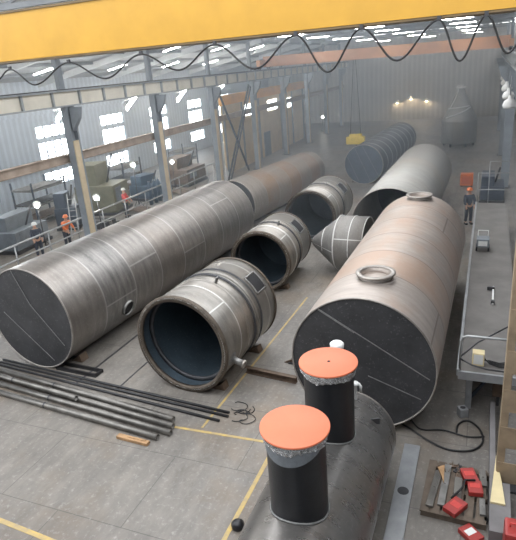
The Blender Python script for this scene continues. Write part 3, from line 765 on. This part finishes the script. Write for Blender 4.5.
# ---- people
def skin_obj(name, verts, edges, radii, mat, parent, sub=2, root=0):
    me = bpy.data.meshes.new(name); me.from_pydata(verts, edges, []); me.materials.append(M[mat])
    o = bpy.data.objects.new(name, me); COL.objects.link(o); o.parent = parent
    sk = o.modifiers.new('skin', 'SKIN'); sk.use_smooth_shade = True
    for i, r in enumerate(radii):
        v = me.skin_vertices[0].data[i]; v.radius = (r, r) if not hasattr(r, '__len__') else r; v.use_root = (i == root)
    o.modifiers.new('sub', 'SUBSURF').levels = sub; o.modifiers['sub'].render_levels = sub
    return o
def person(label, loc, rz, top, helmet, legs='workblue', lean=0., arms=0.):
    o = thing('person', label, 'person', loc, rz, 'workers')
    ln = lean
    # 0 pelvis 1 waist 2 chest 3 neck 4 head 5 crown, arms, legs
    V = [(0, 0, .95), (0, -.03*ln, 1.12), (0, -.25*ln, 1.36), (0, -.36*ln, 1.50), (0, -.40*ln-.01, 1.62), (0, -.40*ln-.01, 1.72)]
    E = [(0, 1), (1, 2), (2, 3), (3, 4), (4, 5)]; R = [(.14, .11), (.13, .10), (.16, .11), .055, .095, .075]
    hands = []
    for s in (-1, 1):
        b = len(V)
        V += [(s*.19, -.26*ln, 1.42), (s*.25, -.26*ln-.06-.12*arms, 1.15+.05*arms), (s*.2, -.26*ln-.16-.30*arms, .95+.2*arms), (s*.19, -.26*ln-.19-.36*arms, .87+.2*arms)]
        R += [.07, .05, .036, .04]; E += [(2, b), (b, b+1), (b+1, b+2), (b+2, b+3)]; hands.append(V[-1])
        for f in range(5):
            i = len(V); x = s*.19+(f-2)*.018
            if f == 4: V.append((x-s*.03, V[b+3][1]-.04, V[b+3][2]-.02))
            else: V.append((x, V[b+3][1]-.02, V[b+3][2]-.085+.006*abs(f-1)))
            R.append(.010); E.append((b+3, i))
        b = len(V)
        V += [(s*.10, 0, .88), (s*.11, -.02, .50), (s*.12, .02, .10), (s*.13, -.14, .05)]
        R += [.095, .062, .045, .04]; E += [(0, b), (b, b+1), (b+1, b+2), (b+2, b+3)]
    skin_obj('body', V, E, R, 'skin', o)
    hy = -.40*ln-.01
    # jacket
    JV = [(0, 0, .90), (0, -.03*ln, 1.12), (0, -.25*ln, 1.36), (0, -.33*ln, 1.465)]; JE = [(0, 1), (1, 2), (2, 3)]; JR = [(.165, .135), (.15, .12), (.185, .135), (.09, .08)]
    for s in (-1, 1):
        b = len(JV); JV += [(s*.19, -.26*ln, 1.42), (s*.25, -.26*ln-.06-.12*arms, 1.15+.05*arms), (s*.205, -.26*ln-.15-.28*arms, .97+.19*arms)]
        JR += [.085, .068, .052]; JE += [(2, b), (b, b+1), (b+1, b+2)]
    skin_obj('jacket', JV, JE, JR, top, o)
    TV = [(0, 0, .97)]; TE = []; TR = [(.15, .12)]
    for s in (-1, 1):
        b = len(TV); TV += [(s*.10, 0, .86), (s*.11, -.02, .50), (s*.12, .02, .12)]; TR += [.112, .082, .07]; TE += [(0, b), (b, b+1), (b+1, b+2)]
    skin_obj('trousers', TV, TE, TR, legs, o)
    for s in (-1, 1): MB().box((s*.125, -.06, .05), (.11, .28, .10), bevel=.03).build('boot', 'blackbar', o)
    f = MB()
    f.ball((0, hy-.10, 1.615), .018, 1); f.build('nose', 'skin', o)
    for s in (-1, 1): MB().ball((s*.035, hy-.085, 1.645), .013, 1).build('eye', 'hole', o)
    MB().box((0, hy-.092, 1.575), (.05, .012, .012)).build('mouth', 'redcloth', o)
    MB().lathe([(.155, 0), (.125, .012), (.122, .06), (.09, .115), (.001, .135)], axis='Z', seg=24).build('helmet', helmet, o, (0, hy, 1.69))
    return o
person('person in orange helmet and dark clothes standing between brown tank and deck', (-.60, 27.7, 0), .4, 'workblue', 'orangebox')
person('person in orange helmet and orange vest bending behind the guard rail', (-19.55, 21.1, 0), 1.3, 'vest', 'orangebox', lean=.5, arms=.6)
person('person in red jacket standing by the olive machine', (-20.1, 27.1, 0), 1.8, 'redcloth', 'white', arms=.5)
person('person in dark clothes and white helmet near the left edge of the photo', (-20.04, 19.6, 0), .9, 'workblue', 'white', arms=.3)

# ------------------------------------------------------------------ right side deck
dk = thing('work_deck', 'long grey steel deck on posts along the right side', 'platform', (0, 0, 0))
DX0, DX1, DY0, DY1, DZ = -.275, .62, 11.55, 27.2, 1.2
MB().box(((DX0+DX1)/2+.2, (DY0+DY1)/2, DZ-.04), (DX1-DX0+.4, DY1-DY0, .08)).build('deck_plate', 'deck', dk)
MB().box((DX0, (DY0+DY1)/2, DZ-.03), (.07, DY1-DY0, .16)).build('edge_beam', 'deckedge', dk)
MB().box(((DX0+DX1)/2+.2, DY0, DZ-.08), (DX1-DX0+.4, .06, .2)).build('edge_beam', 'deckedge', dk)
for yy in (12.0, 16.5, 21.5, 26.7):
    for xx in (DX0+.25, DX1+.2): MB().box((xx, yy, (DZ-.08)/2), (.14, .14, DZ-.08)).build('post', 'deckedge', dk)
for s in (0, 1): MB().span((DX0+.28, 12.0, .25), (DX1-.1, 12.05, DZ-.12), .06, .06).build('brace', 'navy', dk)
hr = MB().tube([(-.25, 11.62, DZ), (-.25, 11.62, DZ+.72), (-.22, 11.62, DZ+.83), (-.12, 11.62, DZ+.88), (.4, 11.62, DZ+.88), (.85, 11.62, DZ+.88)], .028, 10).build('handrail', 'railgrey', dk)
MB().tube([(-.24, 11.63, DZ+.35), (.1, 12.1, DZ+.5), (.9, 12.9, DZ+.7)], .018).build('mid_rail', 'darksteel', hr)
MB().tube([(-.25, 11.62, DZ+.30), (0, 11.56, DZ+.2), (.3, 11.55, DZ+.14), (.85, 11.55, DZ+.12)], .02).build('mid_rail', 'darksteel', hr)
eb = thing('electric_box', 'cream electric box with cables on the near end of the deck', 'box', (.13, 12.0, DZ))
MB().box((0, 0, .16), (.26, .22, .32), bevel=.015).build('housing', 'freshwood', eb)
MB().box((0, -.112, .17), (.2, .01, .24)).build('door', 'white', eb)
for k in range(4): MB().tube([(.10, -.02+.03*k, .2-.04*k), (.25, -.05+.05*k, .06), (.45, -.1+.06*k, .03), (.7, -.05+.08*k, .03)], .014).build('cable', 'cable', eb)
wm = thing('welding_trolley', 'small grey welding trolley on the deck plate', 'trolley', (.10, 20.3, DZ))
MB().box((0, 0, .3), (.42, .5, .3), bevel=.03).build('housing', 'greymachine', wm)
MB().tube([(-.17, .2, .4), (-.17, .32, .62), (.17, .32, .62), (.17, .2, .4)], .02).build('handle', 'white', wm)
for xx in (-.2, .2):
    for yy in (-.18, .18): MB().rod((xx-.03, yy, .08), (xx+.03, yy, .08), .08, 14).build('wheel', 'hole', wm)
MB().box((0, -.255, .3), (.3, .01, .18)).build('front_panel', 'white', wm)
gr = thing('clamp_bar', 'long white clamp bar lying on the deck beside the column', 'clamp', (.44, 15.4, DZ))
MB().span((0, 0, .03), (.02, 1.3, .03), .05, .05).build('bar', 'white', gr)
MB().box((-.05, 1.1, .06), (.2, .08, .1)).build('jaw', 'darksteel', gr)
MB().box((0, .08, .06), (.1, .12, .1)).build('jaw', 'darksteel', gr)
# far end of deck: second rail and dark machine
r2 = thing('end_rail', 'pale handrail frame at the far end of the deck', 'railing', (0, 28.2, 0))
MB().tube([(-.25, 0, 0), (-.25, 0, 2.4), (1.1, 0, 2.4)], .03).build('rail', 'railgrey', r2)
MB().tube([(-.25, 0, 1.6), (1.1, 0, 1.6)], .025).build('rail', 'railgrey', r2)
MB().tube([(.25, 2.0, 0), (.25, 2.0, 2.6), (1.1, 2.0, 2.6)], .03).build('rail', 'railgrey', r2)
bmch = machine('hydraulic_unit', 'dark blue machine beyond the far end of the deck', 'machine', (.45, 33.0, 0), (1.2, 2.2, 1.3), 'navy')
ob = thing('orange_cabinet', 'orange cabinet standing on the floor beyond the dark-clothed worker', 'cabinet', (-1.0, 36.3, 0))
MB().box((0, 0, .42), (.75, .6, .72), bevel=.03).build('housing', 'orangebox', ob)
MB().box((0, -.305, .42), (.6, .012, .5)).build('door', 'orange', ob)
for xx in (-.3, .3): MB().box((xx, 0, .03), (.08, .5, .06)).build('foot', 'darksteel', ob)

# ------------------------------------------------------------------ lower right
pk = thing('steel_strip', 'long pale steel plate strip lying on the floor beside the near tank', 'plate', (-1.09, 8.0, 0))
MB().box((0, 0, .02), (.33, 4.4, .04), (0, 0, 0), bevel=.004).build('plate', 'deckedge', pk)
MB().lathe([(.11, .041), (.05, .047), (.001, .047)], axis='Z', seg=24).build('oil_stain', 'darksteel', pk, (0, .75, 0))
pl = thing('pallet', 'wooden pallet covered with steel offcuts and tools at lower right', 'pallet', (-.13, 8.95, 0), -.03)
for i in range(6): MB().box((-.5+i*.19, 0, .13), (.15, 1.45, .025)).build('slat', 'wood', pl)
for yy in (-.65, 0, .65): MB().box((0, yy, .06), (1.12, .1, .12)).build('runner', 'wood', pl)
barlab = ['first steel offcut bar from the left on the pallet', 'second steel offcut bar from the left on the pallet', 'third steel offcut bar from the left on the pallet', 'short steel offcut bar at the front right of the pallet', 'steel offcut bar beside the red packets on the pallet']
for k, (x, y, L, w) in enumerate(((-.52, 8.85, 1.0, .13), (-.34, 9.0, 1.15, .13), (-.1, 8.85, .8, .14), (.34, 8.6, .4, .1), (.34, 9.38, .45, .12))):
    tag(MB().box((0, 0, 0), (w, L, .05), bevel=.006).box((0, L*.2, .028), (w*.3, L*.4, .01)).build('offcut_bar', 'steel' if k % 2 else 'pipe', None, (x, y, .17), (0, 0, .05*(k-2))), barlab[k], 'steel bar', 'steel offcuts on the pallet')
for k in range(14):
    x = random.uniform(-.55, .25); y = random.uniform(9.3, 9.62)
    tag(MB().box((0, 0, 0), (random.uniform(.05, .16), random.uniform(.04, .1), .03), bevel=.005).rod((-.03, 0, .015), (.06, .02, .03), .012, 6).build('scrap_piece', random.choice(('brownsteel', 'steel', 'wood', 'darksteel')), None, (x, y, .165+.001*k), (0, 0, random.uniform(0, 3))),
        'small scrap piece in the heap at the back of the pallet', 'scrap', 'scrap heap on the pallet')
tag(MB().extr([(-.5, 9.4, .2), (-.38, 9.5, .2), (-.36, 9.0, .2)], (0, 0, .03)).build('wood_wedge', 'card'), 'brown pointed wedge lying across the offcut bars on the pallet', 'wedge')
redlab = ['red packet at the back right of the pallet', 'red packet in the middle right of the pallet', 'red packet in front of the pallet, left of two', 'red packet at the bottom, nearest the camera']
for k, (x, y, rz, L) in enumerate(((.09, 9.33, .35, .36), (.20, 9.02, .15, .34), (-.12, 8.44, -.55, .4), (.17, 8.02, .8, .36))):
    o = thing('electrode_packet', redlab[k], 'packet', (x, y, (.155, .155, .145, .0)[k]), rz, 'red packets')
    MB().box((0, 0, .05), (.26, L, .10), bevel=.012).build('carton', 'red', o)
    MB().box((0, .02, .102), (.18, L*.35, .004)).build('paper_label', 'white' if k == 3 else 'redcloth', o)
tag(MB().tube([(-.2, 8.65, .19), (-.02, 8.9, .27), (.02, 9.1, .29), (.2, 9.15, .285)], .02).build('rubber_hose', 'cable'), 'short black hose end beside the red packets on the pallet', 'hose')
tag(MB().lathe([(.09, 0), (.09, .06), (.06, .06), (.06, 0)], (.36, 8.45, 0), 'Z', 24, close=True).build('tape_roll', 'blackbar'), 'dark tape roll on the floor right of the pallet', 'roll')
tag(MB().lathe([(.05, 0), (.05, .09), (.001, .1)], (.0, 8.55, .145), 'Z', 20).build('paper_cup', 'white'), 'white paper cup on the front edge of the pallet', 'cup')
tag(MB().prism([(.45, 7.95), (.80, 7.95), (.80, 9.2), (.555, 9.2), (.555, 11.9), (.45, 11.9)], 0, .3).build('steel_kerb', 'concrete'), 'pale grey kerb block beside the foot of the brown right-hand column', 'kerb')
tag(MB().extr([(.565, 9.95, .302), (.46, 8.6, .302), (.71, 8.6, .302), (.66, 9.15, .302)], (0, 0, .04)).build('plywood_wedge', 'freshwood'), 'pale plywood wedge lying on the kerb block by the column', 'plywood')
bxx = thing('junction_box', 'dark brown box hanging under the near end of the deck', 'box', (.62, 12.25, .0))
MB().box((0, 0, .55), (.26, .26, .5), bevel=.02).build('housing', 'brownsteel', bxx); MB().box((0, 0, .15), (.06, .06, .3)).build('post', 'darksteel', bxx)
bx2 = thing('switch_box', 'small pale grey box standing below the deck front corner', 'box', (-.13, 11.6, 0), .5)
MB().box((0, 0, .12), (.2, .2, .22), bevel=.02).build('housing', 'deckedge', bx2); MB().lathe([(.06, 0), (.001, .005)], (0, 0, .231), 'Z', 20).build('dial', 'darksteel', bx2)
hs = thing('air_hose', 'black hose looping over the floor below the deck front', 'hose')
MB().tube(smooth([(-1.6, 11.0, .03), (-1.2, 10.75, .03), (-.8, 10.45, .03), (-.35, 10.25, .03), (.1, 10.35, .03), (.32, 10.7, .03), (.25, 11.15, .03), (.0, 11.4, .03), (-.2, 11.2, .03), (-.22, 10.9, .03)]), .022).build('hose', 'cable', hs)
MB().tube(smooth([(-1.4, 11.4, .03), (-1.1, 10.9, .03), (-.9, 10.8, .03), (-.5, 10.9, .03), (0, 10.8, .03), (.35, 10.9, .03)]), .018).build('hose', 'cable', hs)
# red case with white lettering by the column foot
rcase = thing('red_case', 'red case with white lettering at the foot of the brown column', 'case', (.83, 7.62, 0), 0)
MB().box((0, 0, .4), (.36, .4, .8), bevel=.04).build('case_body', 'red', rcase)
MB().tube([(-.1, 0, .8), (-.1, 0, .86), (.1, 0, .86), (.1, 0, .8)], .015).build('handle', 'redcloth', rcase)
cu = bpy.data.curves.new('lettering', 'FONT'); cu.body = 'like'; cu.size = .11; cu.extrude = .002; cu.align_x = 'CENTER'
lt = bpy.data.objects.new('lettering', cu); COL.objects.link(lt); lt.parent = rcase; lt.location = (-.075, -.203, .62); lt.rotation_euler = (PI/2, 0, 0); cu.materials.append(M['white'])
bpy.context.view_layer.update()
lm = bpy.data.meshes.new_from_object(lt.evaluated_get(bpy.context.evaluated_depsgraph_get()))
lo = bpy.data.objects.new('lettering', lm); COL.objects.link(lo); lo.parent = rcase; lo.location = lt.location; lo.rotation_euler = lt.rotation_euler
bpy.data.objects.remove(lt); lo.name = 'lettering'

# ------------------------------------------------------------------ pipes at lower left
def bundle_pipe(label, p0, p1, r, mat, cap='pipe'):
    v = Vector(p1)-Vector(p0)
    o = thing('steel_pipe' if mat == 'pipe' else 'steel_bar', label, 'pipe' if mat == 'pipe' else 'bar', p0, 0, 'pipes lying on the floor' if mat == 'pipe' else 'black bars beside the pipes')
    MB().hollow((0, 0, 0), v, r, r*.14, 28).build('tube_wall', mat, o)
    e = v.normalized(); q = e.to_track_quat('Z', 'Y').to_matrix()
    MB().lathe([(r*.87, 0), (.001, 0)], v-e*.25, q, 20).build('bore', 'hole', o)
    if mat == 'pipe':
        MB().lathe([(r+.006, 0), (r+.006, .05)], v*.45, q, 28).build('joint_band', 'darksteel', o)
    return o
R_ = .077
bundle_pipe('grey pipe, rearmost of the thick pipes on the floor', (-14.2, 10.42, R_), (-6.69, 9.52, R_), R_, 'pipe')
bundle_pipe('grey pipe, second of the thick pipes from the rear', (-14.0, 10.12, R_), (-6.56, 9.28, R_), R_, 'pipe')
bundle_pipe('grey pipe, third of the thick pipes from the rear', (-13.8, 9.80, R_), (-6.48, 9.03, R_), R_, 'pipe')
bundle_pipe('grey pipe, foremost and nearest of the thick pipes on the floor', (-13.4, 9.42, R_), (-6.70, 8.80, R_), R_, 'pipe')
bundle_pipe('grey pipe lying on top of the two middle thick pipes', (-14.1, 10.02, R_*2.62), (-9.6, 9.48, R_*2.62), R_*.9, 'pipe')
rb = .036
bundle_pipe('black bar, rearmost and longest beside the thick pipes', (-13.6, 10.86, rb), (-5.50, 10.20, rb), rb, 'blackbar')
bundle_pipe('black bar, second from the rear beside the thick pipes', (-13.6, 10.72, rb), (-5.46, 10.05, rb), rb, 'blackbar')
bundle_pipe('black bar nearest the thick grey pipes', (-13.5, 10.58, rb), (-5.60, 9.83, rb), rb, 'blackbar')
cdp = tag(MB().box((0, 0, .04), (.88, .13, .08), bevel=.012).box((.1, .02, .085), (.5, .05, .02)).build('wood_offcut', 'card', None, (-7.26, 8.60, 0), (0, 0, -.05)), 'orange-brown wooden offcut lying in front of the pipe ends', 'wood offcut')
fr = thing('channel_frame', 'dark flat channel frame lying on the floor before the long dark tank', 'frame', (-10.72, 10.98, 0), -.05)
MB().box((0, -.16, .05), (1.5, .06, .10)).build('channel', 'blackbar', fr); MB().box((0, .12, .05), (1.5, .06, .10)).build('channel', 'blackbar', fr)
for xx in (-.72, .72): MB().box((xx, -.02, .05), (.06, .3, .10)).build('cross_piece', 'blackbar', fr)

# ------------------------------------------------------------------ floor bits in the middle
cb = thing('steel_channel', 'rust-brown steel channel lying in front of the pinkish tank', 'channel', (-5.08, 12.1, 0), -.12)
MB().box((0, 0, .09), (1.55, .03, .18)).build('web', 'brownsteel', cb)
for zz in (.01, .17): MB().box((0, -.05, zz), (1.55, .12, .02)).build('flange', 'brownsteel', cb)
gp = thing('saddle_plate', 'brown saddle plate wedged under the left side of the pinkish tank', 'plate', (-4.25, 12.9, 0))
MB().extr([(-.75, 0, 0), (.4, 0, 0), (1.1, 0, .02), (.62, 0, .55), (.46, 0, .95), (.3, 0, .75), (-.1, 0, .35)], (0, .05, 0)).build('plate', 'brownsteel', gp)
MB().box((0, .1, .02), (1.2, .3, .04)).build('foot', 'darksteel', gp)
wr = thing('wire_coil', 'tangled black wire lying on the floor left of the orange cover', 'wire', (-5.0, 10.2, 0))
rng = random.Random(3)
for k in range(5):
    x, y = rng.uniform(-.35, .3), rng.uniform(-.3, .3); p = []
    for i in range(9):
        a = i*.8+k; p.append((x+.16*math.cos(a)*(1+.3*k/5), y+.13*math.sin(a)+.03*i, .012+.01*(i % 3)))
    MB().tube(smooth(p, 4), .010, 6).build('wire_loop', 'cable', wr)
tag(MB().lathe([(.10, .0), (.12, .02), (.12, .1), (.05, .16), (.001, .16)], (-3.85, 6.98, 0), 'Z', 26, cap0=True).build('rubber_bung', 'blackbar'), 'small black bung standing on the yellow line by the near tank', 'bung')
for (X, Y, r, w, yaw, lab) in ((-12.05, 11.6, 1.586, .3, .058, 'brown support cradle under the front of the long dark tank'), (-11.6, 20.5, 1.586, .3, .058, 'brown support cradle under the rear of the long dark tank'),
                               (-7.02, 11.3, 1.33, .25, .07, 'brown support cradle under the nearest open shell section'), (-6.85, 13.4, 1.33, .25, .07, 'brown support cradle under the rear of the nearest open section'),
                               (-7.53, 18.2, 1.16, .25, 0, 'brown support cradle under the second open shell section'), (-7.44, 24.4, 1.2, .25, 0, 'brown support cradle under the farthest open shell section'),
                               (-3.45, 22.6, 1.54, .3, .015, 'brown support cradle under the pale grey open-ended tank'), (-7.5, 37.3, 1.3, .3, .05, 'brown support cradle under the chalk-striped tank')):
    cradle(X, Y, r, w, lab, yaw)
# small bracket leaning at the left of the nearest section
sb = thing('pipe_bracket', 'small steel bracket on the floor left behind the nearest open section', 'bracket', (-9.0, 15.2, 0), .4)
MB().extr([(-.25, 0, 0), (.25, 0, 0), (.12, 0, .5), (-.02, 0, .55)], (0, .06, 0)).build('plate', 'steel', sb)
MB().lathe([(.09, -.02), (.001, -.02)], (0.06, -.0, .25), 'Y', 20).build('hole', 'hole', sb); MB().box((0, .03, .02), (.7, .3, .04)).build('foot', 'steel', sb)
vl = thing('valve_stub', 'small round valve stub on the floor by the second open section', 'valve', (-9.3, 19.6, 0))
MB().rod((0, 0, 0), (0, 0, .5), .06, 14).build('stem', 'steel', vl); MB().lathe([(.14, -.06), (.14, .06), (.001, .07)], (0, 0, .55), 'Y', 24, cap0=True).build('flange', 'rim', vl)

# ------------------------------------------------------------------ haze
mt = bpy.data.materials.new('workshop_haze'); mt.use_nodes = True; nt = mt.node_tree; nt.nodes.clear()
ov = nt.nodes.new('ShaderNodeOutputMaterial'); vs = nt.nodes.new('ShaderNodeVolumeScatter')
vs.inputs['Color'].default_value = (.80, .90, 1.0, 1); vs.inputs['Density'].default_value = .0095; vs.inputs['Anisotropy'].default_value = .2
nt.links.new(vs.outputs[0], ov.inputs['Volume'])
M['haze'] = mt
hz = MB().box((-13.6, 46.9, 5.3), (30.4, 57.8, 10.7)).build('haze', 'haze')
hz['kind'] = 'stuff'; hz['label'] = 'bluish workshop haze filling the far part of the hall'; hz['category'] = 'haze'

# ------------------------------------------------------------------ light
w = bpy.data.worlds.new('sky'); scene.world = w; w.use_nodes = True
bg = w.node_tree.nodes['Background']; bg.inputs[0].default_value = (.93, .96, 1.0, 1); bg.inputs[1].default_value = 2.2

scene.view_settings.view_transform = 'Standard'; scene.view_settings.look = 'None'
scene.view_settings.gamma = 1.0; scene.view_settings.exposure = 0.8
scene.view_settings.use_curve_mapping = False
